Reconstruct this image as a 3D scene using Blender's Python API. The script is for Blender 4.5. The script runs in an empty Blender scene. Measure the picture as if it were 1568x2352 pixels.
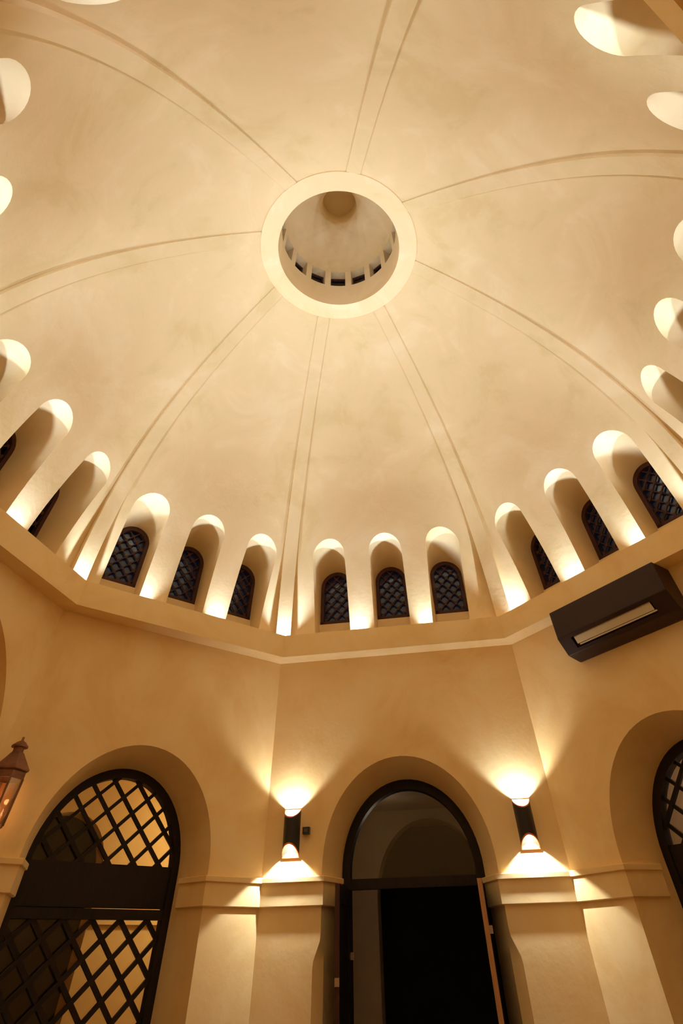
import bpy, bmesh, math, random
from mathutils import Vector, Matrix
random.seed(7)
PI = math.pi
SCN = bpy.context.scene
COL = SCN.collection

# ------------------------------------------------------------------ camera
cam_d = bpy.data.cameras.new("camera")
cam = bpy.data.objects.new("camera", cam_d)
COL.objects.link(cam)
RX = Vector((0.9813044998957319, 0.19188600057119462, -0.014874181294420117))
RU = Vector((0.1580086634033238, -0.7591046394979986, 0.6315009173248355))
RF = Vector((-0.10988512535317464, 0.6220449413646936, 0.7752324491071771))
EYE = Vector((0.6637589937, -3.3270280020, 1.6))
cam.matrix_world = Matrix(((RX.x, RU.x, -RF.x, EYE.x), (RX.y, RU.y, -RF.y, EYE.y), (RX.z, RU.z, -RF.z, EYE.z), (0, 0, 0, 1)))
cam_d.sensor_fit = 'VERTICAL'
cam_d.sensor_height = 36.0
cam_d.sensor_width = 24.0
cam_d.lens = 1094.4855 / 2352 * 36.0
cam_d.shift_x = -19.691 / 2352
cam_d.shift_y = -314.274 / 2352
cam_d.clip_start = 0.02
SCN.camera = cam

# ------------------------------------------------------------------ world, exposure
wd = bpy.data.worlds.new("night_sky")
SCN.world = wd
wd.use_nodes = True
wd.node_tree.nodes["Background"].inputs[0].default_value = (0.012, 0.016, 0.030, 1)
wd.node_tree.nodes["Background"].inputs[1].default_value = 0.12
SCN.view_settings.view_transform = 'Standard'
SCN.view_settings.look = 'None'
SCN.view_settings.gamma = 1.0
SCN.view_settings.use_curve_mapping = False
SCN.view_settings.exposure = 0.88
SCN.cycles.use_denoising = True
SCN.cycles.max_bounces = 10
SCN.cycles.diffuse_bounces = 7
SCN.cycles.use_adaptive_sampling = True
SCN.cycles.adaptive_threshold = 0.03
SCN.cycles.sample_clamp_indirect = 6.0

# light levels, all in one place
LEDGE_W = 50.0          # each hidden uplight on the ledge
LEDGE_COL = (1.0, 1.18, 1.32)
LEDGE_SIZE = 92.0
SCONCE_UP_W = 18.0
SCONCE_DN_W = 22.0
SCONCE_COL = (1.0, 1.06, 1.02)
ROOM_L_W = 19.0         # lamp of the room behind the left lattice door
ROOM_R_W = 14.0
LOBBY_W = 0.5           # dim lobby behind the open doors

# ------------------------------------------------------------------ room frame
ANG = dict(A=114.205, B=68.028, C=22.732, D=-23.613, E=-68.541, F=247.582, G=202.694, H=156.94)
ANG = {k: math.radians(v) for k, v in ANG.items()}
RAD = dict(A=1.0044, B=1.0079, C=1.0, D=1.0, E=1.0, F=1.0, G=1.0, H=0.9874)
R0 = 4.0
Z_SOFFIT, Z_FASCIA = 4.216, 4.494
R_FASCIA = dict(A=3.7604, B=3.7604, C=3.7604, D=3.90, E=3.90, F=3.90, G=3.83, H=3.7604)
RC = Vector((-0.0583, -0.0243, 0))          # centre of the oculus


def corner(k, r=R0, z=0.0):
    return Vector((RAD[k] * r * math.cos(ANG[k]), RAD[k] * r * math.sin(ANG[k]), z))


class Facet:
    """One side of the octagon: u runs left to right along the wall, o into the room, z up."""
    def __init__(s, a, b):
        s.k = (a, b)
        s.o = corner(a)
        e = corner(b) - s.o
        s.L = e.length
        s.u = e / s.L
        s.n = Vector((s.u.y, -s.u.x, 0))
        if s.n.dot(-s.o) < 0:
            s.n = -s.n

    def p(s, u, o, z):
        return s.o + s.u * u + s.n * o + Vector((0, 0, z))


FC = {a + b: Facet(a, b) for a, b in ("AB", "HA", "BC", "GH", "CD", "DE", "EF", "FG")}


# ------------------------------------------------------------------ mesh helpers
class MB:
    def __init__(s):
        s.v = []
        s.f = []
        s.m = []
        s.mi = 0

    def quad(s, *pts):
        i = len(s.v)
        s.v.extend([tuple(p) for p in pts])
        s.f.append(tuple(range(i, i + len(pts))))
        s.m.append(s.mi)

    def strip(s, a, b, close=False):
        n = len(a)
        for i in range(n if close else n - 1):
            j = (i + 1) % n
            s.quad(a[i], a[j], b[j], b[i])

    def box(s, fc, u0, u1, o0, o1, z0, z1):
        P = [fc(u, o, z) for z in (z0, z1) for o in (o0, o1) for u in (u0, u1)]
        for q in ((0, 1, 3, 2), (4, 6, 7, 5), (0, 4, 5, 1), (2, 3, 7, 6), (0, 2, 6, 4), (1, 5, 7, 3)):
            s.quad(*[P[i] for i in q])

    def bar(s, a, b, side, depth, w, d):
        """box beam from a to b; width w along side, thickness d along depth"""
        s1, d1 = side * (w / 2), depth * (d / 2)
        ra = [a - s1 - d1, a + s1 - d1, a + s1 + d1, a - s1 + d1]
        rb = [b - s1 - d1, b + s1 - d1, b + s1 + d1, b - s1 + d1]
        s.strip(ra, rb, True)
        s.quad(*ra)
        s.quad(*rb[::-1])

    def lathe(s, c, prof, n=24, a0=0.0, a1=2 * PI, axis=None):
        full = abs(a1 - a0 - 2 * PI) < 1e-6
        k = n if full else n + 1
        rings = [[c + Vector((r * math.cos(a0 + (a1 - a0) * i / n), r * math.sin(a0 + (a1 - a0) * i / n), z)) for i in range(k)] for r, z in prof]
        for i in range(len(rings) - 1):
            s.strip(rings[i], rings[i + 1], full)

    def build(s, name, mats, parent=None, smooth=None, merge=True):
        me = bpy.data.meshes.new(name)
        me.from_pydata(s.v, [], s.f)
        for m in (mats if isinstance(mats, (list, tuple)) else [mats]):
            me.materials.append(m)
        me.polygons.foreach_set("material_index", s.m)
        bm = bmesh.new()
        bm.from_mesh(me)
        if merge:
            bmesh.ops.remove_doubles(bm, verts=bm.verts, dist=1e-4)
        bmesh.ops.dissolve_degenerate(bm, edges=bm.edges, dist=1e-5)
        bmesh.ops.recalc_face_normals(bm, faces=bm.faces)
        bm.to_mesh(me)
        bm.free()
        if smooth:
            me.polygons.foreach_set("use_smooth", [True] * len(me.polygons))
            me.set_sharp_from_angle(angle=math.radians(smooth))
        o = bpy.data.objects.new(name, me)
        COL.objects.link(o)
        if parent:
            o.parent = parent
            o.matrix_parent_inverse = parent.matrix_world.inverted()
        return o


def empty(name, loc=(0, 0, 0)):
    o = bpy.data.objects.new(name, None)
    o.matrix_world = Matrix.Translation(Vector(loc))
    COL.objects.link(o)
    return o


def tag(o, label=None, cat=None, group=None, kind=None):
    if label:
        o["label"] = label
    if cat:
        o["category"] = cat
    if group:
        o["group"] = group
    if kind:
        o["kind"] = kind
    return o


def struct(o, label=None):
    return tag(o, label, None, None, "structure")


# ------------------------------------------------------------------ materials
def mat(name, col, rough=0.6, metal=0.0, spec=0.5):
    m = bpy.data.materials.new(name)
    m.use_nodes = True
    b = m.node_tree.nodes["Principled BSDF"]
    b.inputs["Base Color"].default_value = (*col, 1)
    b.inputs["Roughness"].default_value = rough
    b.inputs["Metallic"].default_value = metal
    b.inputs["Specular IOR Level"].default_value = spec
    return m


def noisy(name, stops, scale, rough=0.85, bump=0.0, detail=5.0, bscale=60.0, stretch=(1, 1, 1), metal=0.0, spec=0.3):
    m = mat(name, stops[0][1], rough, metal, spec)
    nt = m.node_tree
    b = nt.nodes["Principled BSDF"]
    tc = nt.nodes.new("ShaderNodeTexCoord")
    mp = nt.nodes.new("ShaderNodeMapping")
    mp.inputs["Scale"].default_value = stretch
    nt.links.new(tc.outputs["Object"], mp.inputs[0])
    n1 = nt.nodes.new("ShaderNodeTexNoise")
    n1.inputs["Scale"].default_value = scale
    n1.inputs["Detail"].default_value = detail
    n1.inputs["Roughness"].default_value = 0.62
    n1.inputs["Distortion"].default_value = 0.6
    nt.links.new(mp.outputs[0], n1.inputs["Vector"])
    r = nt.nodes.new("ShaderNodeValToRGB")
    while len(r.color_ramp.elements) < len(stops):
        r.color_ramp.elements.new(0.5)
    for e, (p, c) in zip(r.color_ramp.elements, stops):
        e.position = p
        e.color = (*c, 1)
    nt.links.new(n1.outputs["Fac"], r.inputs[0])
    nt.links.new(r.outputs[0], b.inputs["Base Color"])
    if bump:
        n2 = nt.nodes.new("ShaderNodeTexNoise")
        n2.inputs["Scale"].default_value = bscale
        n2.inputs["Detail"].default_value = 4
        nt.links.new(mp.outputs[0], n2.inputs["Vector"])
        bp = nt.nodes.new("ShaderNodeBump")
        bp.inputs["Strength"].default_value = bump
        bp.inputs["Distance"].default_value = 0.01
        nt.links.new(n2.outputs["Fac"], bp.inputs["Height"])
        nt.links.new(bp.outputs[0], b.inputs["Normal"])
    return m


PLASTER = noisy("ochre_plaster_brightened", [(0.38, (0.86, 0.595, 0.275)), (0.50, (0.91, 0.665, 0.335)), (0.62, (0.93, 0.715, 0.40))], 1.1, 0.9, 0.12, 7.0, 22.0)  # same paint as the dome, colour raised to stand in for missing wall light
DOME = noisy("dome_plaster", [(0.36, (0.765, 0.59, 0.325)), (0.45, (0.815, 0.645, 0.385)), (0.53, (0.84, 0.65, 0.40)), (0.64, (0.88, 0.71, 0.465))], 1.0, 0.9, 0.12, 7.0, 20.0)
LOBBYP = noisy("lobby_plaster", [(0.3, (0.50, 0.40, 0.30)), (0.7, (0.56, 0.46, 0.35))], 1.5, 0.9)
STONE = noisy("floor_stone", [(0.3, (0.28, 0.19, 0.11)), (0.7, (0.37, 0.26, 0.16))], 3.0, 0.35, 0.05)
WOOD = noisy("dark_wood", [(0.3, (0.010, 0.006, 0.005)), (0.7, (0.019, 0.010, 0.008))], 3.0, 0.5, 0.1, 6, 30, (9, 9, 0.8))
MAROON = noisy("maroon_wood", [(0.3, (0.050, 0.018, 0.014)), (0.7, (0.085, 0.030, 0.024))], 4.0, 0.5, 0.1, 6, 30, (6, 6, 1))
EDGEW = noisy("bare_wood_edge", [(0.3, (0.42, 0.20, 0.085)), (0.7, (0.55, 0.28, 0.13))], 3.0, 0.55, 0.1, 6, 30, (9, 9, 0.8))
CASING = noisy("casing_brown", [(0.3, (0.030, 0.012, 0.009)), (0.7, (0.040, 0.017, 0.012))], 5.0, 0.5)
LOUVRE = mat("louvre_cream", (0.72, 0.62, 0.44), 0.5)
BLACK = mat("black_metal", (0.012, 0.011, 0.012), 0.45)
SHELL_IN = mat("sconce_inside", (0.85, 0.80, 0.70), 0.5)
RIM = mat("copper_rim", (0.75, 0.20, 0.05), 0.35, 0.6)
COPPER = noisy("aged_copper", [(0.3, (0.19, 0.085, 0.052)), (0.7, (0.30, 0.15, 0.095))], 8.0, 0.45, 0.0, 5, 40, (1, 1, 1), 0.6, 0.5)
STEEL = mat("satin_steel", (0.50, 0.42, 0.34), 0.35, 0.7)


def glass_mat(name, tint, gloss_rough=0.02, refl=1.0):
    m = bpy.data.materials.new(name)
    m.use_nodes = True
    nt = m.node_tree
    nt.nodes.clear()
    out = nt.nodes.new("ShaderNodeOutputMaterial")
    tr = nt.nodes.new("ShaderNodeBsdfTransparent")
    tr.inputs[0].default_value = (*tint, 1)
    gl = nt.nodes.new("ShaderNodeBsdfGlossy")
    gl.inputs["Roughness"].default_value = gloss_rough
    fr = nt.nodes.new("ShaderNodeFresnel")
    fr.inputs[0].default_value = 1.5
    mx = nt.nodes.new("ShaderNodeMixShader")
    mu = nt.nodes.new("ShaderNodeMath")
    mu.operation = 'MULTIPLY'
    mu.inputs[1].default_value = refl
    nt.links.new(fr.outputs[0], mu.inputs[0])
    nt.links.new(mu.outputs[0], mx.inputs[0])
    nt.links.new(tr.outputs[0], mx.inputs[1])
    nt.links.new(gl.outputs[0], mx.inputs[2])
    nt.links.new(mx.outputs[0], out.inputs[0])
    return m


GLASS = glass_mat("window_glass", (0.90, 0.92, 0.92), 0.03)
NIGHTGLASS = glass_mat("night_glass", (0.75, 0.80, 0.90), 0.08)
LAMPGLASS = glass_mat("lantern_glass", (0.93, 0.80, 0.70), 0.02)


def emis(name, col, strength):
    m = bpy.data.materials.new(name)
    m.use_nodes = True
    b = m.node_tree.nodes["Principled BSDF"]
    b.inputs["Base Color"].default_value = (*col, 1)
    b.inputs["Emission Color"].default_value = (*col, 1)
    b.inputs["Emission Strength"].default_value = strength
    return m


FLAME = emis("lamp_flame", (1.0, 0.72, 0.38), 14.0)
BULB = emis("sconce_bulb", (1.0, 0.86, 0.62), 10.0)


# ------------------------------------------------------------------ lights helper
def spot(name, loc, direction, watts, col, size, blend, radius):
    d = bpy.data.lights.new(name, 'SPOT')
    d.energy = watts
    d.color = col
    d.spot_size = math.radians(size)
    d.spot_blend = blend
    d.shadow_soft_size = radius
    o = bpy.data.objects.new(name, d)
    o.matrix_world = Matrix.Translation(loc) @ Vector(direction).to_track_quat('-Z', 'Y').to_matrix().to_4x4()
    COL.objects.link(o)
    return o


def point(name, loc, watts, col, radius):
    d = bpy.data.lights.new(name, 'POINT')
    d.energy = watts
    d.color = col
    d.shadow_soft_size = radius
    o = bpy.data.objects.new(name, d)
    o.location = loc
    COL.objects.link(o)
    return o


# ------------------------------------------------------------------ walls
Z_WTOP = 4.30
SPLAY, D_REVEAL, D_WALL = 0.35, 0.50, 0.64
R_IN = 0.78


def jamb_levels(spring):
    return [0.0, 0.8, 1.50, 1.55, 1.60, 1.66, 1.72, 1.78, 1.95, 2.15, spring]


def arch_loop(fc, c, r, spring, off, n=32, shift=None):
    """points up the left jamb, over the arch and down the right jamb"""
    zs = jamb_levels(spring)
    pts = []
    for z in zs:
        s = shift(z) if shift else 0
        pts.append((c - r - s, z))
    for i in range(1, n):
        a = PI - PI * i / n
        pts.append((c + r * math.cos(a), spring + r * math.sin(a)))
    for z in zs[::-1]:
        s = shift(z) if shift else 0
        pts.append((c + r + s, z))
    return pts, [fc.p(u, off, z) for u, z in pts]


def face_with_hole(mb, fc, pts, off, L, ztop, nz):
    n = len(pts)
    for i in range(nz - 1):
        (ua, za), (ub, zb) = pts[i], pts[i + 1]
        mb.quad(fc.p(0, off, za), fc.p(ua, off, za), fc.p(ub, off, zb), fc.p(0, off, zb))
        (ua, za), (ub, zb) = pts[n - 1 - i], pts[n - 2 - i]
        mb.quad(fc.p(L, off, za), fc.p(ua, off, za), fc.p(ub, off, zb), fc.p(L, off, zb))
    l, r = pts[nz - 1], pts[n - nz]
    mb.quad(fc.p(0, off, l[1]), fc.p(l[0], off, l[1]), fc.p(l[0], off, ztop), fc.p(0, off, ztop))
    mb.quad(fc.p(L, off, r[1]), fc.p(r[0], off, r[1]), fc.p(r[0], off, ztop), fc.p(L, off, ztop))
    for i in range(nz - 1, n - nz):
        (ua, za), (ub, zb) = pts[i], pts[i + 1]
        mb.quad(fc.p(ua, off, za), fc.p(ub, off, zb), fc.p(ub, off, ztop), fc.p(ua, off, ztop))


def chamfer(z):
    t = min(1, max(0, (1.76 - z) / 0.2))
    return 0.075 * t * t * (3 - 2 * t)


ARCH = {"AB": (1.555, 0.905, 2.21), "HA": (1.39, 0.895, 2.215), "BC": (1.505, 0.90, 2.185)}
WALLNAME = {"AB": "wall_front", "HA": "wall_front_left", "BC": "wall_front_right", "GH": "wall_left", "CD": "wall_right",
            "DE": "wall_back_right", "EF": "wall_back", "FG": "wall_back_left"}
for key, (c, r, sp) in ARCH.items():
    fc = FC[key]
    mb = MB()
    nz = len(jamb_levels(sp))
    sh = chamfer if key == "AB" else None
    p0, l0 = arch_loop(fc, c, r, sp, 0, shift=sh)
    face_with_hole(mb, fc, p0, 0, fc.L, Z_WTOP, nz)
    k = 0.06 / SPLAY
    _, l01 = arch_loop(fc, c, r + (R_IN - r) * k, sp, -0.06)
    p1, l1 = arch_loop(fc, c, R_IN, sp, -SPLAY)
    p2, l2 = arch_loop(fc, c, R_IN, sp, -D_WALL)
    mb.strip(l0, l01)
    mb.strip(l01, l1)
    mb.strip(l1, l2)
    face_with_hole(mb, fc, p2, -D_WALL, fc.L, Z_WTOP, nz)
    struct(mb.build(WALLNAME[key], PLASTER, smooth=30))

# left wall: broad blind arch, its edge just enters the picture
fc = FC["GH"]
mb = MB()
p0, l0 = arch_loop(fc, 1.57, 1.43, 2.585, 0, 40)
nz = len(jamb_levels(2.585))
face_with_hole(mb, fc, p0, 0, fc.L, Z_WTOP, nz)
p1, l1 = arch_loop(fc, 1.57, 1.43, 2.585, -0.45, 40)
mb.strip(l0, l1)
mid = [fc.p(1.55, -0.45, 1.4)] * len(l1)
for a, b in zip(l1[:-1], l1[1:]):
    mb.quad(a, b, mid[0])
struct(mb.build("wall_left", PLASTER, smooth=30))
for key in ("CD", "DE", "EF", "FG"):
    fc = FC[key]
    mb = MB()
    mb.box(fc.p, 0, fc.L, -0.3, 0, 0, Z_WTOP)
    struct(mb.build(WALLNAME[key], PLASTER))

# floor
mb = MB()
mb.box(lambda u, o, z: Vector((u, o, z)), -7.5, 7.5, -6, 7.5, -0.1, 0)
struct(mb.build("floor", STONE))


# ------------------------------------------------------------------ mouldings
def sweep(mb, path, nrm, prof, z0=0):
    """profile (distance from wall, z) swept along a plan path with per-point offset vectors"""
    rings = [[p + v * d + Vector((0, 0, z)) for d, z in prof] for p, v in zip(path, nrm)]
    for a, b in zip(rings[:-1], rings[1:]):
        mb.strip(a, b, True)
    mb.quad(*rings[0])
    mb.quad(*rings[-1][::-1])


IMPOST = [(-0.02, 1.950), (0.020, 1.950), (0.030, 1.956), (0.030, 2.116), (0.048, 2.119), (0.049, 2.122), (0.049, 2.154), (0.046, 2.159), (-0.02, 2.165)]


def plan_normals(pts, inward):
    segs = []
    for a, b in zip(pts[:-1], pts[1:]):
        d = (b - a).normalized()
        n = Vector((d.y, -d.x, 0)) * inward
        segs.append(n)
    out = [segs[0]]
    for a, b in zip(segs[:-1], segs[1:]):
        m = (a + b).normalized()
        out.append(m / max(0.3, m.dot(a)))
    out.append(segs[-1])
    return out


def impost(n, pts, dz=0.0):
    inward = 1
    d = pts[1] - pts[0]
    nn = plan_normals(pts, 1)
    mid = len(pts) // 2
    if nn[mid].dot(-pts[mid]) < 0:
        nn = plan_normals(pts, -1)
    mb = MB()
    sweep(mb, pts, nn, [(d, z + dz) for d, z in IMPOST])
    return struct(mb.build("trim_%d" % n, PLASTER))


def jamb_plan(key, side):
    fc = FC[key]
    c, r, _ = ARCH[key]
    s = side
    return [fc.p(c + s * r, 0, 0), fc.p(c + s * R_IN, -SPLAY, 0)]


f0, f1 = jamb_plan("HA", 1)
g0, g1 = jamb_plan("AB", -1)
impost(1, [f1, f0, corner("A"), g0, g1])
f0, f1 = jamb_plan("AB", 1)
g0, g1 = jamb_plan("BC", -1)
impost(2, [f1, f0, corner("B"), g0, g1], -0.035)
g0, g1 = jamb_plan("HA", -1)
impost(3, [FC["GH"].p(2.98, 0, 0), corner("H"), g0, g1], 0.045)
f0, f1 = jamb_plan("BC", 1)
impost(4, [f1, f0, corner("C"), FC["CD"].p(1.2, 0, 0)], -0.035)

# cornice ring that carries the dome and hides the uplights
ORDER = "ABCDEFGH"
mb = MB()
RD0 = 3.9874
CORN = [(9, 0.15, Z_SOFFIT), (0, 0, Z_SOFFIT), (0, 0, Z_FASCIA), (0, 0.07, Z_FASCIA), (0, 0.07, 4.38), (9, 0.75, 4.38), (9, 0.75, Z_SOFFIT)]
rings = [[corner(k, (R0 if q else R_FASCIA[k]) + r, z) for q, r, z in CORN] for k in ORDER]
for i in range(8):
    mb.strip(rings[i], rings[(i + 1) % 8], True)
struct(mb.build("trim_5", PLASTER))

# ------------------------------------------------------------------ dome
B0, B3 = (0.99686 * 4, 0.72353 * 4 - 0.08 + 1.6), (0.31822 * 4, 1.83277 * 4 + 1.6)
B1 = (B0[0], B0[1] + 0.39403 * 4)
B2 = (B3[0] + 0.54837 * 4, B3[1] - 0.68112 * 0.54837 * 4)


def bez(t):
    a, b, c, d = (1 - t) ** 3, 3 * t * (1 - t) ** 2, 3 * t * t * (1 - t), t ** 3
    return (a * B0[0] + b * B1[0] + c * B2[0] + d * B3[0], a * B0[1] + b * B1[1] + c * B2[1] + d * B3[1])


TAB = [bez(i / 400) for i in range(401)]
Z_DBASE, Z_RING = B0[1], B3[1]


def prof_r(z):
    if z <= TAB[0][1]:
        return TAB[0][0]
    lo, hi = 0, 400
    while hi - lo > 1:
        m = (lo + hi) // 2
        if TAB[m][1] < z:
            lo = m
        else:
            hi = m
    (ra, za), (rb, zb) = TAB[lo], TAB[hi]
    return ra + (rb - ra) * (z - za) / (zb - za)


def centre(z):
    w = min(1, max(0, (z - Z_FASCIA) / (Z_RING - Z_FASCIA)))
    return RC * w


def smooth01(x):
    x = min(1, max(0, x))
    return x * x * (3 - 2 * x)


def dome_s(fc, u, z):
    """fraction along the panel at which a plumb line at u stands"""
    z = min(z, 6.1)
    r = dome_r(z)
    a, b = fc.k
    ua = (Vector((r * math.cos(ANG[a]), r * math.sin(ANG[a]), 0)) * RAD[a] + centre(z) - fc.o).dot(fc.u)
    ub = (Vector((r * math.cos(ANG[b]), r * math.sin(ANG[b]), 0)) * RAD[b] + centre(z) - fc.o).dot(fc.u)
    return (u - ua) / (ub - ua)


def dome_r(z):
    return prof_r(z) + 0.13 + (0.095 - 0.13) * smooth01((z - 4.5) / 1.8) - 0.060 * smooth01((z - 6.5) / 2.3)


def dome_pt(fc, s, z):
    r = dome_r(z)
    a, b = fc.k
    ra, rb = 1 + (RAD[a] - 1) * max(0, 1 - (z - 4.5) / 2.5), 1 + (RAD[b] - 1) * max(0, 1 - (z - 4.5) / 2.5)
    pa = Vector((ra * r * math.cos(ANG[a]), ra * r * math.sin(ANG[a]), 0))
    pb = Vector((rb * r * math.cos(ANG[b]), rb * r * math.sin(ANG[b]), 0))
    po = pa.lerp(pb, s)
    d = (ANG[b] - ANG[a] + PI) % (2 * PI) - PI
    t = ANG[a] + d * s
    pc = Vector((r * math.cos(t), r * math.sin(t), 0))
    w = smooth01((z - 6.0) / 2.9)
    return po.lerp(pc, w) + centre(z) + Vector((0, 0, z))


# (u at the foot, u at the crown, extra height) of every niche
NICHE = {"AB": ((0.715, 0.645, -0.05), (1.59, 1.578, -0.05), (2.42, 2.515, -0.05)), "HA": ((0.53, 0.55, -0.02), (1.41, 1.455, -0.05), (2.28, 2.39, -0.06)),
         "BC": ((0.71, 0.57, -0.05), (1.60, 1.58, -0.06), (2.47, 2.47, -0.03)), "GH": ((0.72, 0.65, 0.06), (1.55, 1.565, 0.04), (2.42, 2.545, 0.02)),
         "CD": ((0.70, 0.565, 0.03), (1.55, 1.495, 0.05), (2.38, 2.425, 0.03)), "DE": ((0.71, 0.755, -0.07), (1.53, 1.73, -0.14), (2.38, 2.48, -0.05)),
         "EF": ((0.71, 0.71, 0), (1.53, 1.53, 0), (2.36, 2.465, 0.01)), "FG": ((0.71, 0.63, -0.03), (1.55, 1.645, 0.02), (2.38, 2.42, 0))}
NR = 0.262
N_SPRING, N_BACK, N_BSPRING, N_OFF = 5.775, 0.255, 5.585, -0.62
Z_MID = 6.42
WINDOW_SILL = 4.935

dome = MB()
niches = []
KJ, KA, na = 10, 8, 14
for key, fc in FC.items():
    spec = NICHE[key]

    def edge(i, z):
        """s of the i-th vertical edge of the panel at height z"""
        if i == 0:
            return 0.0
        if i == 7:
            return 1.0
        cb, ct, dz = spec[(i - 1) // 2]
        zz = min(z, N_SPRING + dz)
        u = cb + (ct - cb) * (zz - 4.5) / 1.5 + (NR if i % 2 == 0 else -NR)
        return dome_s(fc, u, zz)

    def levels(i):
        """heights of the shared column at edge i"""
        dz = 0.0 if i in (0, 7) else spec[(i - 1) // 2][2]
        sp = N_SPRING + dz
        return [4.39 + (sp - 4.39) * q / KJ for q in range(KJ + 1)] + [sp + (Z_MID - sp) * q / KA for q in range(1, KA + 1)]

    def arch_pts(i):
        cb, ct, dz = spec[i]
        sp = N_SPRING + dz
        cc = cb + (ct - cb) * (sp - 4.5) / 1.5
        out = []
        for j in range(na + 1):
            u, z = cc - NR * math.cos(PI * j / na), sp + NR * math.sin(PI * j / na)
            out.append((dome_s(fc, u, sp), z, u))
        return out
    top = []
    for i in range(7):
        if i % 2 == 0:
            ns = 4
            L0, L1 = levels(i), levels(i + 1)
            for a in range(ns):
                for q in range(len(L0) - 1):
                    P = []
                    for aa, qq in ((a, q), (a + 1, q), (a + 1, q + 1), (a, q + 1)):
                        f = aa / ns
                        z = L0[qq] * (1 - f) + L1[qq] * f
                        P.append(dome_pt(fc, edge(i, L0[qq]) * (1 - f) + edge(i + 1, L1[qq]) * f, z))
                    dome.quad(*P)
            for a in range(ns):
                top.append(edge(i, 9) * (1 - a / ns) + edge(i + 1, 9) * a / ns)
        else:
            ap = arch_pts(i // 2)
            for (sa, z0, _), (sb, z1, _) in zip(ap[:-1], ap[1:]):
                for q in range(KA):
                    f0, f1 = q / KA, (q + 1) / KA
                    dome.quad(dome_pt(fc, sa, z0 + (Z_MID - z0) * f0), dome_pt(fc, sb, z1 + (Z_MID - z1) * f0),
                              dome_pt(fc, sb, z1 + (Z_MID - z1) * f1), dome_pt(fc, sa, z0 + (Z_MID - z0) * f1))
            top += [p[0] for p in ap[:-1]]
            lv = levels(i)[:KJ + 1]
            front = [dome_pt(fc, edge(i, z), z) for z in lv] + [dome_pt(fc, s_, z) for s_, z, _ in ap[1:-1]] + [dome_pt(fc, edge(i + 1, z), z) for z in lv[::-1]]
            niches.append((key, i // 2, spec[i // 2], front, lv))
    top.append(1.0)
    NZ = 26
    zs = [Z_MID + (Z_RING + 0.03 - Z_MID) * i / NZ for i in range(NZ + 1)]
    for a, b in zip(top[:-1], top[1:]):
        for z0, z1 in zip(zs[:-1], zs[1:]):
            dome.quad(dome_pt(fc, a, z0), dome_pt(fc, b, z0), dome_pt(fc, b, z1), dome_pt(fc, a, z1))
ceiling = struct(dome.build("ceiling", DOME, smooth=40))

# niches: deep arched tunnels, each with its window ledge
for key, ni, (cb, c, dz), front, zj in niches:
    fc = FC[key]
    mb = MB()
    bsp = N_BSPRING + dz
    zb = [4.39 + (bsp - 4.39) * (z - 4.39) / (zj[-1] - 4.39) for z in zj]
    c = 0.3 * cb + 0.7 * c
    back2 = [(c - N_BACK, z) for z in zb] + [(c - N_BACK * math.cos(PI * j / na), bsp + N_BACK * math.sin(PI * j / na)) for j in range(1, na)] + [(c + N_BACK, z) for z in zb[::-1]]
    back = [fc.p(u, N_OFF, z) for u, z in back2]
    midr = [f.lerp(b, 0.5) for f, b in zip(front, back)]
    mb.strip(front, midr)
    mb.strip(midr, back)
    # floor of the niche and the ledge below the window
    mb.quad(front[0], front[-1], back[-1], back[0])
    mb.box(fc.p, c - N_BACK - 0.004, c + N_BACK + 0.004, N_OFF, N_OFF + 0.07, 4.39, WINDOW_SILL)
    if key in ("DE", "EF", "FG"):
        for a, b in zip(back[:-1], back[1:]):
            mb.quad(a, b, fc.p(c, N_OFF, 5.0))
    mb.build("niche", DOME, ceiling, smooth=40)

# ribs
for k in ORDER:
    ca, sa = math.cos(ANG[k]), math.sin(ANG[k])
    rd, tn = Vector((ca, sa, 0)), Vector((-sa, ca, 0))
    n = 40
    rows = []
    for i in range(n + 1):
        t = i / n
        r, z = bez(t)
        r2, z2 = bez(min(1, t + 0.01))
        r1, z1 = bez(max(0, t - 0.01))
        d = Vector((r2 - r1, z2 - z1))
        d.normalize()
        nx, nz_ = d.y, -d.x                      # outward, away from the room
        w = 0.105
        sc = 1 + (RAD[k] - 1) * max(0, 1 - (z - 4.5) / 2.5)
        base = centre(z)
        row = []
        for ww, dd in ((-w, 0.17), (-w, 0.0), (w, 0.0), (w, 0.17)):
            row.append(base + rd * (r * sc + nx * dd) + tn * ww + Vector((0, 0, z + nz_ * dd)))
        rows.append(row)
    mb = MB()
    for a, b in zip(rows[:-1], rows[1:]):
        mb.strip(a, b)
    mb.build("rib", DOME, ceiling, smooth=35)

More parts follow.
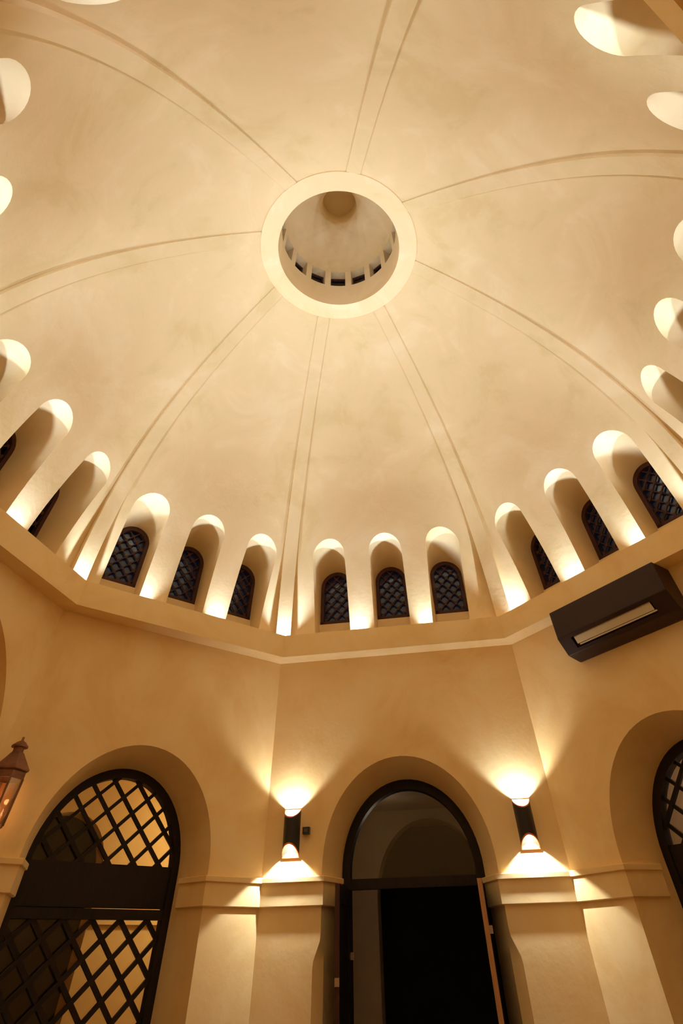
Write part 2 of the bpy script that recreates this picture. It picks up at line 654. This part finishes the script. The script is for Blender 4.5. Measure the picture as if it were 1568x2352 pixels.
# oculus ring, drum with sixteen openings, small inner dome
RIN, ROUT = 0.9895, 1.2729
mb = MB()
cz = Vector((RC.x, RC.y, 0))
mb.lathe(cz, [(ROUT, Z_RING + 0.16), (ROUT, Z_RING), (RIN, Z_RING + 0.012), (RIN, Z_RING + 0.10)], 96)
mb.build("oculus_ring", DOME, ceiling, smooth=35)
Z_W0, Z_W1, Z_SPR = 9.625, 10.185, 10.20
mb = MB()
NW = 16
W0 = math.radians(103.0)
DW = 0.16
for i in range(NW):
    a = W0 + 2 * PI * i / NW
    h = math.radians(8.0)
    nxt = a + 2 * PI / NW - h

    def cp(ang, r, z):
        return cz + Vector((r * math.cos(ang), r * math.sin(ang), z))
    # window bay: below and above the opening
    m = 4
    bay = [a - h + 2 * h * j / m for j in range(m + 1)]
    pier = [a + h + (nxt - a - h) * j / 3 for j in range(4)]
    for x, y in zip(bay[:-1], bay[1:]):
        mb.quad(cp(x, RIN, Z_RING + 0.05), cp(y, RIN, Z_RING + 0.05), cp(y, RIN, Z_W0), cp(x, RIN, Z_W0))
        mb.quad(cp(x, RIN, Z_W1), cp(y, RIN, Z_W1), cp(y, RIN, Z_SPR), cp(x, RIN, Z_SPR))
        for zz in (Z_W0, Z_W1):
            mb.quad(cp(x, RIN, zz), cp(y, RIN, zz), cp(y, RIN + DW, zz), cp(x, RIN + DW, zz))
    for x in (a - h, a + h):
        mb.quad(cp(x, RIN, Z_W0), cp(x, RIN, Z_W1), cp(x, RIN + DW, Z_W1), cp(x, RIN + DW, Z_W0))
    for x, y in zip(pier[:-1], pier[1:]):
        for z0, z1 in ((Z_RING + 0.05, Z_W0), (Z_W0, Z_W1), (Z_W1, Z_SPR)):
            mb.quad(cp(x, RIN, z0), cp(y, RIN, z0), cp(y, RIN, z1), cp(x, RIN, z1))
drum = mb.build("drum", DOME, ceiling, smooth=35)
mb = MB()
RB = 0.345
zt = Z_SPR + 0.93
pr = []
for i in range(15):
    a = math.acos(RB / RIN) * i / 14
    pr.append((RIN * math.cos(a), Z_SPR + (zt - Z_SPR) * math.sin(a) / math.sin(math.acos(RB / RIN))))
pr += [(RB - 0.01, zt + 0.03), (RB - 0.02, zt + 0.30), (0.001, zt + 0.30)]
mb.lathe(cz, pr, 64)
mb.build("lantern_cupola", DOME, ceiling, smooth=40)
for i in range(NW):
    a = W0 + 2 * PI * i / NW
    rd = Vector((math.cos(a), math.sin(a), 0))
    tn = Vector((-math.sin(a), math.cos(a), 0))

    def loc(u, o, z, rd=rd, tn=tn):
        return cz + rd * (RIN + DW + o) + tn * u + Vector((0, 0, z))
    hw = (RIN + DW) * math.sin(math.radians(8.4))
    mb = MB()
    mb.box(loc, -hw, hw, -0.012, 0.05, Z_W0 - 0.02, Z_W0 + 0.12)
    mb.box(loc, -hw, hw, -0.012, 0.05, Z_W1 - 0.05, Z_W1 + 0.02)
    mb.box(loc, -hw, -hw + 0.035, -0.012, 0.05, Z_W0, Z_W1)
    mb.box(loc, hw - 0.035, hw, -0.012, 0.05, Z_W0, Z_W1)
    f = mb.build("drum_window", MAROON, ceiling)
    mb = MB()
    mb.box(loc, -hw, hw, 0.0, 0.02, Z_W0 + 0.11, Z_W0 + 0.30)
    mb.build("shutter", MAROON, f)
    mb = MB()
    mb.box(loc, -hw, hw, 0.02, 0.026, Z_W0 + 0.29, Z_W1)
    mb.build("pane", NIGHTGLASS, f)


# ------------------------------------------------------------------ clerestory windows
def clip_poly(seg, inside, n=160):
    """longest run of the segment that lies inside a region"""
    (x0, y0), (x1, y1) = seg
    run, best = None, None
    for i in range(n + 1):
        t = i / n
        p = (x0 + (x1 - x0) * t, y0 + (y1 - y0) * t)
        if inside(*p):
            run = (run[0], p) if run else (p, p)
            if best is None or math.dist(*run) > math.dist(*best):
                best = run
        else:
            run = None
    return best


def arch_frame(mb, fc, c, r, spring, z0, w, o0, o1, n=24, sill=True):
    def loop(rr, zz, off):
        return [fc.p(c - rr, off, zz)] + [fc.p(c - rr * math.cos(PI * j / n), off, spring + rr * math.sin(PI * j / n)) for j in range(n + 1)] + [fc.p(c + rr, off, zz)]
    lo = z0
    A, B = loop(r, lo, o1), loop(r - w, lo, o1)
    Cc, D = loop(r, lo, o0), loop(r - w, lo, o0)
    mb.strip(A, B)
    mb.strip(B, D)
    mb.strip(D, Cc)
    mb.strip(Cc, A)
    if sill:
        mb.box(fc.p, c - r, c + r, o0, o1, z0, z0 + w)


WLABEL = {"AB": "above the open dark doorway", "HA": "above the lattice door with the lantern beside it", "BC": "above the brown air conditioner",
          "GH": "in the bay left of the lantern wall", "CD": "in the bay right of the air conditioner wall"}
WPLACE = ("left", "middle", "right")
wn = 0
for key, ni, (cb, c, dz), front, zj in niches:
    if key in ("DE", "EF", "FG"):
        continue
    fc = FC[key]
    c = 0.3 * cb + 0.7 * c
    wn += 1
    bsp = N_BSPRING + dz
    r = N_BACK + 0.006
    root = empty("window_%d" % wn, fc.p(c, N_OFF, WINDOW_SILL))
    struct(root, "%s arched wooden lattice window deep in its niche %s" % (WPLACE[ni], WLABEL[key]))
    mb = MB()
    arch_frame(mb, fc, c, r, bsp, WINDOW_SILL, 0.062, N_OFF - 0.03, N_OFF + 0.03)
    mb.build("frame", MAROON, root)
    ri = r - 0.055

    def inside(u, z):
        if z < WINDOW_SILL + 0.03:
            return False
        if z <= bsp:
            return abs(u - c) < ri
        return (u - c) ** 2 + (z - bsp) ** 2 < ri * ri
    mb = MB()
    q = 0.082                     # half diagonal of one lattice cell
    zc = 5.35
    for fam in (1, -1):
        side = (fc.u * 1 - Vector((0, 0, fam))).normalized()
        for j in range(-9, 10):
            x = c + 2 * q * j
            seg = clip_poly(((x - 1.2, zc - 1.2 * fam), (x + 1.2, zc + 1.2 * fam)), inside)
            if seg and math.dist(*seg) > 0.03:
                oo = N_OFF + 0.002 * fam
                mb.bar(fc.p(seg[0][0], oo, seg[0][1]), fc.p(seg[1][0], oo, seg[1][1]), side, fc.n, 0.014, 0.018)
    for i in range(-5, 6):
        for j in range(-9, 10):
            u, z = c + q * i, zc + q * j
            if (i + j) % 2 == 0 and all(inside(u + a, z + b) for a, b in ((0.03, 0), (-0.03, 0), (0, 0.03), (0, -0.03))):
                h = 0.027
                P = [fc.p(u + a, N_OFF + o, z + b) for o in (-0.014, 0.014) for a, b in ((h, 0), (0, h), (-h, 0), (0, -h))]
                mb.strip(P[:4], P[4:], True)
                mb.quad(*P[4:])
                mb.quad(*P[:4])
    lat = mb.build("lattice", MAROON, root, merge=False)
    lat["kind"] = "stuff"
    mb = MB()
    loopp = [fc.p(c - r, N_OFF - 0.028, WINDOW_SILL)] + [fc.p(c - r * math.cos(PI * j / 16), N_OFF - 0.028, bsp + r * math.sin(PI * j / 16)) for j in range(17)] + [fc.p(c + r, N_OFF - 0.028, WINDOW_SILL)]
    loopb = [p - fc.n * 0.006 for p in loopp]
    mb.quad(*loopp)
    mb.quad(*loopb)
    mb.strip(loopp, loopb, True)
    mb.build("pane", NIGHTGLASS, root)


# ------------------------------------------------------------------ arched doors
def pane_poly(mb, pts2, fc, o):
    a = [fc.p(u, o, z) for u, z in pts2]
    b = [fc.p(u, o - 0.006, z) for u, z in pts2]
    mb.quad(*a)
    mb.quad(*b)
    mb.strip(a, b, True)


DO = -0.50


def lattice_door(n, key, label):
    fc = FC[key]
    c, _, sp = ARCH[key]
    root = empty("door_%d" % n, fc.p(c, DO, 0))
    struct(root, label)
    mb = MB()
    arch_frame(mb, fc, c, R_IN + 0.006, sp, 0.0, 0.085, DO - 0.11, DO, 32, False)
    mb.build("frame", WOOD, root, smooth=30)
    ri = R_IN - 0.07
    mb = MB()
    mb.box(fc.p, c - ri - 0.01, c + ri + 0.01, DO - 0.09, DO - 0.02, 1.955, 2.25)
    mb.build("rail_panel", WOOD, root)
    mb = MB()
    mb.box(fc.p, c - ri - 0.01, c + ri + 0.01, DO - 0.095, DO - 0.005, 1.88, 1.948)
    mb.build("top_rail", WOOD, root)
    mb = MB()
    mb.box(fc.p, c - ri - 0.01, c + ri + 0.01, DO - 0.09, DO - 0.02, 0.0, 0.85)
    mb.build("kick_panel", WOOD, root)

    def up(u, z):
        return z > 2.235 and (u - c) ** 2 + (z - sp) ** 2 < (ri + 0.012) ** 2

    def low(u, z):
        return 0.84 < z < 1.90 and abs(u - c) < ri + 0.012
    hu, hz = 0.1335, 0.121
    for ins, (uc, zc), w in ((up, (1.41 - 1.39 + c, 2.52), 0.032), (low, (1.42 - 1.39 + c, 1.64), 0.036)):
        for fam in (1, -1):
            d = (fc.u * hu + Vector((0, 0, hz * fam))).normalized()
            side = d.cross(fc.n).normalized()
            for j in range(-12, 13):
                x = uc + 2 * hu * j
                T = 14
                seg = clip_poly(((x - hu * T, zc - hz * T * fam), (x + hu * T, zc + hz * T * fam)), ins, 500)
                if seg and math.dist(*seg) > 0.05:
                    mb = MB()
                    oo = DO - 0.045 + 0.006 * fam
                    mb.bar(fc.p(seg[0][0], oo, seg[0][1]), fc.p(seg[1][0], oo, seg[1][1]), side, fc.n, w, 0.035)
                    mb.build("lattice_bar", WOOD, root)
    n_ = 24
    mb = MB()
    pane_poly(mb, [(c - ri, 2.24)] + [(c - ri * math.cos(PI * j / n_), max(2.24, sp + ri * math.sin(PI * j / n_))) for j in range(n_ + 1)] + [(c + ri, 2.24)], fc, DO - 0.08)
    mb.build("pane", GLASS, root)
    mb = MB()
    pane_poly(mb, [(c - ri, 0.85), (c + ri, 0.85), (c + ri, 1.89), (c - ri, 1.89)], fc, DO - 0.08)
    mb.build("pane", GLASS, root)
    return root


lattice_door(2, "HA", "tall arched dark wood lattice door with the copper lantern beside it")
lattice_door(3, "BC", "arched dark wood lattice door below the brown air conditioner")

# the open double door
fc = FC["AB"]
c, _, sp = ARCH["AB"]
door = struct(empty("door_1", fc.p(c, DO, 0)), "open dark double door under an arched fanlight between two wall sconces")
mb = MB()
arch_frame(mb, fc, c, R_IN + 0.006, sp, 0.0, 0.095, DO - 0.13, DO, 32, False)
mb.build("frame", WOOD, door, smooth=30)
mb = MB()
mb.box(fc.p, c - 0.70, c + 0.70, DO - 0.11, DO - 0.01, 2.085, 2.165)
mb.build("transom", WOOD, door)
mb = MB()
ri = 0.70
pane_poly(mb, [(c - ri, 2.16)] + [(c - ri * math.cos(PI * j / 24), sp + ri * math.sin(PI * j / 24)) for j in range(25)] + [(c + ri, 2.16)], fc, DO - 0.07)
mb.build("fanlight_pane", GLASS, door)
LEAF_T, LEAF_W = 0.045, 0.70


def leaf(hu, sgn, mats, edge_u):
    """leaf swung into the room: hinge at u = hu on the frame, free edge at edge_u"""
    a = fc.p(hu, DO + 0.01, 0)
    b = fc.p(edge_u, DO + 0.01 + LEAF_W, 0)
    d = (b - a).normalized()
    s = Vector((d.y, -d.x, 0))
    L = (b - a).length

    def lp(x, t, z):
        return a + d * x + s * t + Vector((0, 0, z))
    mb = MB()
    for x0, x1, z0, z1 in ((0, 0.09, 0.01, 2.085), (L - 0.09, L, 0.01, 2.085), (0.09, L - 0.09, 1.96, 2.085), (0.09, L - 0.09, 0.01, 0.30), (0.09, L - 0.09, 1.0, 1.10)):
        mb.box(lp, x0, x1, -LEAF_T / 2, LEAF_T / 2, z0, z1)
    lf = mb.build("door_leaf", WOOD, door)
    mb = MB()
    mb.box(lp, L - 0.001, L + 0.006, -LEAF_T / 2, LEAF_T / 2, 0.01, 2.085)
    e = mb.build("leaf_edge", mats, lf)
    e["label"] = "bare wood edge of the door leaf"
    mb = MB()
    mb.box(lp, 0.085, L - 0.085, -0.012, 0.012, 0.29, 1.01)
    mb.box(lp, 0.085, L - 0.085, -0.012, 0.012, 1.09, 1.97)
    mb.build("leaf_panel", WOOD, lf)
    return lp, L, lf


lpL, LL, lfL = leaf(c - 0.715, 1, MAROON, c - 0.70)
lpR, LR, lfR = leaf(c + 0.725, -1, EDGEW, c + 0.700)
mb = MB()
mb.box(lpL, LL + 0.004, LL + 0.014, -0.022, 0.022, 1.45, 1.50)
mb.build("latch_plate", STEEL, lfL)
mb = MB()
mb.box(lpR, LR - 0.09, LR - 0.05, -LEAF_T / 2 - 0.03, -LEAF_T / 2, 1.735, 1.785)
mb.build("latch_plate", STEEL, lfR)
mb = MB()
mb.box(fc.p, c - 0.70, c - 0.655, DO - 0.03, DO + 0.012, 1.60, 1.65)
mb.build("latch_plate", STEEL, door)


# ------------------------------------------------------------------ rooms seen through the doors
def room(key, off0, off1, ua, ub, h, m, name, mouth=None):
    """shell of a neighbouring room: two sides and a ceiling"""
    f = FC[key]
    mb = MB()
    mb.quad(f.p(ua, off0, 0), f.p(ua, off1, 0), f.p(ua, off1, h), f.p(ua, off0, h))
    mb.quad(f.p(ub, off0, 0), f.p(ub, off1, 0), f.p(ub, off1, h), f.p(ub, off0, h))
    struct(mb.build("wall_" + name + "_sides", m))
    mb = MB()
    mb.quad(f.p(ua, off0, h), f.p(ub, off0, h), f.p(ub, off1, h), f.p(ua, off1, h))
    struct(mb.build("ceiling_" + name, m))


def pierced_wall(key, off, ua, ub, h, c, r, sp, name, m, depth=0.3):
    f = FC[key]
    mb = MB()
    n = 24
    pts = [(c - r, 0), (c - r, sp)] + [(c - r * math.cos(PI * j / n), sp + r * math.sin(PI * j / n)) for j in range(1, n)] + [(c + r, sp), (c + r, 0)]
    P = lambda u, z, o=off: f.p(u, o, z)
    mb.quad(P(ua, 0), P(c - r, 0), P(c - r, sp), P(ua, sp))
    mb.quad(P(ub, 0), P(c + r, 0), P(c + r, sp), P(ub, sp))
    mb.quad(P(ua, sp), P(c - r, sp), P(c - r, h), P(ua, h))
    mb.quad(P(ub, sp), P(c + r, sp), P(c + r, h), P(ub, h))
    for a, b in zip(pts[1:-2], pts[2:-1]):
        mb.quad(P(*a), P(*b), P(b[0], h), P(a[0], h))
    mb.strip([P(*p) for p in pts], [P(*p, off - depth) for p in pts])
    struct(mb.build("wall_" + name, m, smooth=30))


# lobby behind the open door: dim, with a second arch into darkness
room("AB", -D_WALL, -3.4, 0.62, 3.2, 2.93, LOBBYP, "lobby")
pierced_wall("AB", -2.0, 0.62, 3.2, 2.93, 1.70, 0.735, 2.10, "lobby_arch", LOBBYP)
DARKW = mat("unlit_far_wall", (0.03, 0.027, 0.025), 0.9)  # near-black colour carries the darkness beyond the arches
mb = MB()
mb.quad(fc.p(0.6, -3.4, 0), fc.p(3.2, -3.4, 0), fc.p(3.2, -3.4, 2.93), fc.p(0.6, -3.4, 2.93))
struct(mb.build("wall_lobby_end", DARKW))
# room behind the left lattice door
ROOMP = noisy("salon_plaster", [(0.3, (0.66, 0.44, 0.19)), (0.7, (0.72, 0.50, 0.23))], 1.5, 0.9)
room("HA", -D_WALL, -3.6, -0.3, 3.6, 3.3, ROOMP, "salon")
pierced_wall("HA", -2.0, -0.3, 3.6, 3.3, 1.28, 0.52, 2.30, "salon_arch", ROOMP)
fh = FC["HA"]
mb = MB()
mb.quad(fh.p(-0.3, -3.6, 0), fh.p(3.6, -3.6, 0), fh.p(3.6, -3.6, 3.3), fh.p(-0.3, -3.6, 3.3))
struct(mb.build("wall_salon_end", DARKW))
mb = MB()
mb.box(fh.p, 1.80, 3.6, -2.0, -1.95, 1.90, 1.97)
struct(mb.build("trim_6", ROOMP))
# room behind the right lattice door
fb = FC["BC"]
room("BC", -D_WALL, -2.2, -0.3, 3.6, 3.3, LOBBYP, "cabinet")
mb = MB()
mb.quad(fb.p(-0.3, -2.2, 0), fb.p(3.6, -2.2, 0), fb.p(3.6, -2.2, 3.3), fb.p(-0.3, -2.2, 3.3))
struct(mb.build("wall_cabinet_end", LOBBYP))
point("salon_lamp", fh.p(2.9, -1.1, 2.6), ROOM_L_W, (1.0, 0.80, 0.42), 0.10)
point("cabinet_lamp", fb.p(1.6, -1.2, 2.9), ROOM_R_W, (1.0, 0.72, 0.45), 0.10)
point("lobby_lamp", fc.p(1.2, -1.0, 2.6), LOBBY_W, (1.0, 0.80, 0.60), 0.08)

# ------------------------------------------------------------------ wall sconces
fc = FC["AB"]


def sconce(uc, z0, z1, label):
    root = empty("wall_sconce", fc.p(uc, 0, z0))
    tag(root, label, "sconce", "up and down wall sconces")
    r = 0.092
    n = 24

    def sp_(t, rr, z):
        return fc.p(uc - rr * math.cos(t), 0.012 + rr * math.sin(t) * 1.30, z)
    ts = [PI * i / n for i in range(n + 1)]
    top = [z1 - 0.075 * math.sin(t) for t in ts]
    bot = [z0 + 0.090 * math.sin(t) for t in ts]
    out_t = [sp_(t, r, z) for t, z in zip(ts, top)]
    out_b = [sp_(t, r, z) for t, z in zip(ts, bot)]
    in_t = [sp_(t, r - 0.006, z) for t, z in zip(ts, top)]
    in_b = [sp_(t, r - 0.006, z) for t, z in zip(ts, bot)]
    mb = MB()
    mb.strip(out_b, out_t)
    mb.mi = 1
    mb.strip(in_t, in_b)
    mb.build("shade", [BLACK, SHELL_IN], root, smooth=40)
    for nm, a, b, dz in (("upper_rim", out_t, in_t, 0.011), ("lower_rim", out_b, in_b, -0.014)):
        mb = MB()
        dv = Vector((0, 0, dz))
        mb.strip(a, [p + dv for p in a])
        mb.strip([p + dv for p in a], [p + dv for p in b])
        mb.strip([p + dv for p in b], b)
        o = mb.build(nm, RIM, root, smooth=40)
        o["label"] = "thin copper coloured rim"
    mb = MB()
    mb.box(fc.p, uc - r, uc + r, 0.0, 0.012, z0 - 0.012, z1 + 0.006)
    mb.build("back_plate", SHELL_IN, root)
    mb = MB()
    mb.box(fc.p, uc - r, uc + r, 0.0, 0.022, z0 - 0.020, z0 - 0.012)
    mb.build("lower_edge", RIM, root)["label"] = "copper coloured bottom edge"
    zm = (z0 + z1) / 2
    mb = MB()
    mb.box(fc.p, uc - r + 0.008, uc + r - 0.008, 0.012, 0.05, zm - 0.03, zm + 0.03)
    mb.build("lamp_holder", SHELL_IN, root)
    spot("sconce_up_light", fc.p(uc, 0.085, z1 - 0.085), (0, 0, 1), SCONCE_UP_W, SCONCE_COL, 116, 0.42, 0.018)
    spot("sconce_down_light", fc.p(uc, 0.095, z0 + 0.075), (0, 0, -1), SCONCE_DN_W, SCONCE_COL, 110, 0.16, 0.012)
    for zz in (z0 + 0.055, z1 - 0.045):
        point("sconce_glow", fc.p(uc, 0.075, zz), 0.11, SCONCE_COL, 0.012)
    return root


sconce(0.305, 2.32, 2.68, "black half-round wall sconce beside the small black sensor box, left of the doorway")
sconce(2.825, 2.305, 2.665, "black half-round wall sconce right of the open doorway")
# sensor box
sb = tag(empty("wall_sensor", fc.p(0.47, 0, 2.5)), "small black sensor box on the wall beside the left sconce", "sensor")
mb = MB()
mb.box(fc.p, 0.432, 0.508, 0.0, 0.05, 2.478, 2.535)
mb.build("housing", BLACK, sb)
mb = MB()
mb.box(fc.p, 0.45, 0.49, 0.05, 0.054, 2.495, 2.522)
mb.build("lens", mat("sensor_lens", (0.10, 0.09, 0.085), 0.25), sb)

# ------------------------------------------------------------------ air conditioner
U0, U1 = 0.90, 2.295
SEC = [(0.0, 4.205), (0.30, 4.205), (0.30, 3.912), (0.19, 3.752), (0.03, 3.722), (0.0, 3.722)]
ac = tag(empty("air_conditioner", fb.p(1.6, 0, 3.72)), "dark brown boxed air conditioner hung on the wall under the cornice", "air conditioner")


def secpt(u, i):
    return fb.p(u, SEC[i][0], SEC[i][1])


# slanted face carries the outlet slot
ea, eb = Vector(SEC[2]), Vector(SEC[3])
S0, S1 = 1.06, 2.085
q0, q1 = ea.lerp(eb, 0.20), ea.lerp(eb, 0.80)
sn = Vector((-(ea.y - eb.y), (ea.x - eb.x)))
sn.normalize()
if sn.x > 0:
    sn = -sn                                 # into the casing


def sl(u, q, d=0.0):
    return fb.p(u, q.x + sn.x * d, q.y + sn.y * d)


mb = MB()
for i in (0, 1, 3, 4):
    mb.quad(secpt(U0, i), secpt(U1, i), secpt(U1, i + 1), secpt(U0, i + 1))
mb.quad(*[secpt(U0, i) for i in range(6)])
mb.quad(*[secpt(U1, i) for i in range(6)])
mb.quad(sl(U0, ea), sl(U1, ea), sl(U1, q0), sl(U0, q0))
mb.quad(sl(U0, q1), sl(U1, q1), sl(U1, eb), sl(U0, eb))
mb.quad(sl(U0, q0), sl(S0, q0), sl(S0, q1), sl(U0, q1))
mb.quad(sl(S1, q0), sl(U1, q0), sl(U1, q1), sl(S1, q1))
DP = 0.035
hole = [(S0, q0), (S1, q0), (S1, q1), (S0, q1)]
mb.strip([sl(u, q) for u, q in hole], [sl(u, q, DP) for u, q in hole], True)
cas = mb.build("casing", CASING, ac)
bv = cas.modifiers.new("bevel", 'BEVEL')
bv.width = 0.006
bv.segments = 2
bv.limit_method = 'ANGLE'
mb = MB()
mb.quad(sl(S0, q0, DP - 0.002), sl(S1, q0, DP - 0.002), sl(S1, q1, DP - 0.002), sl(S0, q1, DP - 0.002))
mb.build("outlet_back", CASING, ac)
mb = MB()
qa, qb = q0.lerp(q1, 0.10), q0.lerp(q1, 0.70)
a = [sl(S0 + 0.03, qa, 0.012), sl(S1 - 0.02, qa, 0.012), sl(S1 - 0.02, qb, 0.004), sl(S0 + 0.03, qb, 0.004)]
b = [p + (fb.n * -sn.x * 0 + Vector((0, 0, 0.010))) for p in a]
mb.quad(*a)
mb.quad(*b)
mb.strip(a, b, True)
o = mb.build("outlet_flap", LOUVRE, ac)
o["label"] = "cream outlet flap in the slot"
mb = MB()
qc, qd = q0.lerp(q1, 0.80), q0.lerp(q1, 0.86)
a = [sl(S0 + 0.05, qc, 0.004), sl(S1, qc, 0.004), sl(S1, qd, 0.004), sl(S0 + 0.05, qd, 0.004)]
b = [p + Vector((0, 0, 0.008)) for p in a]
mb.quad(*a)
mb.quad(*b)
mb.strip(a, b, True)
mb.build("outlet_lip", LOUVRE, ac)

# ------------------------------------------------------------------ copper lantern
LU, LO = 0.115, 0.22
lc = fh.p(LU, LO, 0)
lan = tag(empty("wall_lantern", lc + Vector((0, 0, 2.33))), "copper six-sided wall lantern in the corner left of the arched lattice door", "lantern")
NS = 6


def hexring(r, z, rot=0.0):
    return [lc + Vector((r * math.cos(rot + PI * 2 * i / NS), r * math.sin(rot + PI * 2 * i / NS), z)) for i in range(NS)]


def hexstack(name, prof, m, parent=lan, cap=True):
    mb = MB()
    rs = [hexring(r, z, 0.35) for r, z in prof]
    for a, b in zip(rs[:-1], rs[1:]):
        mb.strip(a, b, True)
    if cap:
        mb.quad(*rs[0])
        mb.quad(*rs[-1][::-1])
    return mb.build(name, m, parent)


hexstack("roof", [(0.148, 2.715), (0.165, 2.725), (0.165, 2.735), (0.060, 2.855), (0.052, 2.86)], COPPER)
mb = MB()
mb.lathe(lc, [(0.001, 2.855), (0.045, 2.857), (0.045, 2.895), (0.072, 2.897), (0.072, 2.908), (0.040, 2.935), (0.012, 2.950), (0.010, 2.975), (0.001, 2.98)], 20)
mb.build("finial", COPPER, lan, smooth=35)
hexstack("upper_band", [(0.134, 2.665), (0.146, 2.665), (0.146, 2.716), (0.134, 2.716)], COPPER, cap=False)
hexstack("base_plate", [(0.02, 2.325), (0.10, 2.335), (0.130, 2.350), (0.130, 2.372), (0.06, 2.376)], COPPER)
top_, bot_ = hexring(0.140, 2.67, 0.35), hexring(0.126, 2.36, 0.35)
for i in range(NS):
    d = (top_[i] - lc - Vector((0, 0, 2.67))).normalized()
    mb = MB()
    mb.bar(bot_[i], top_[i], Vector((-d.y, d.x, 0)), d, 0.017, 0.017)
    mb.build("post", COPPER, lan)
    j = (i + 1) % NS
    mb = MB()
    ins = 0.96
    qa = [lc + (p - lc) * 1 for p in (bot_[i], bot_[j], top_[j], top_[i])]
    cc = Vector((0, 0, 0))
    for p in qa:
        cc += p / 4
    nd = Vector((cc.x - lc.x, cc.y - lc.y, 0)).normalized()
    mb.quad(*qa)
    mb.quad(*[p - nd * 0.003 for p in qa])
    mb.build("pane", LAMPGLASS, lan)
for dx, dy in ((0.03, 0.0), (-0.03, 0.015), (0.0, -0.03)):
    mb = MB()
    cb = lc + Vector((dx, dy, 0))
    mb.lathe(cb, [(0.001, 2.372), (0.011, 2.372), (0.011, 2.45), (0.001, 2.452)], 12)
    cd = mb.build("candle", mat("candle_sleeve", (0.75, 0.55, 0.35), 0.5), lan, smooth=35)
    mb = MB()
    mb.lathe(cb, [(0.001, 2.452), (0.009, 2.466), (0.010, 2.482), (0.004, 2.510), (0.001, 2.522)], 12)
    mb.build("flame_bulb", FLAME, cd, smooth=60)
mb = MB()
wall_pt = fh.p(LU, 0.0, 2.50)
mb.bar(lc + Vector((0, 0, 2.33)), fh.p(LU, 0.0, 2.26), fh.u, Vector((0, 0, 1)), 0.025, 0.025)
mb.box(fh.p, LU - 0.05, LU + 0.05, 0.0, 0.02, 2.19, 2.40)
mb.build("bracket", COPPER, lan)
point("lantern_light", lc + Vector((0, 0, 2.56)), 0.4, (1.0, 0.62, 0.30), 0.02)

# ------------------------------------------------------------------ lamps on the ledge
PIER_L = {"AB": (1.10, 2.11), "HA": (0.82, 1.87), "BC": (1.19, 2.17), "GH": (1.10, 1.95)}
for key, fc_ in FC.items():
    for u in PIER_L.get(key, (fc_.L * 0.37, fc_.L * 0.66)):
        spot("ledge_uplight", fc_.p(u, -0.082, 4.43), fc_.n * 0.25 + Vector((0, 0, 1)), LEDGE_W, LEDGE_COL, LEDGE_SIZE, 1.0, 0.015)
for k in ORDER:
    a = ANG[k]
    d = Vector((math.cos(a), math.sin(a), 0))
    if k == "B":
        p = FC["BC"].p(0.17, -0.06, 4.43)
    else:
        p = d * (3.955 * RAD[k]) + Vector((0, 0, 4.43))
    spot("ledge_uplight", p, Vector((0, 0, 1)) - d * 0.25, LEDGE_W, LEDGE_COL, LEDGE_SIZE, 1.0, 0.015)
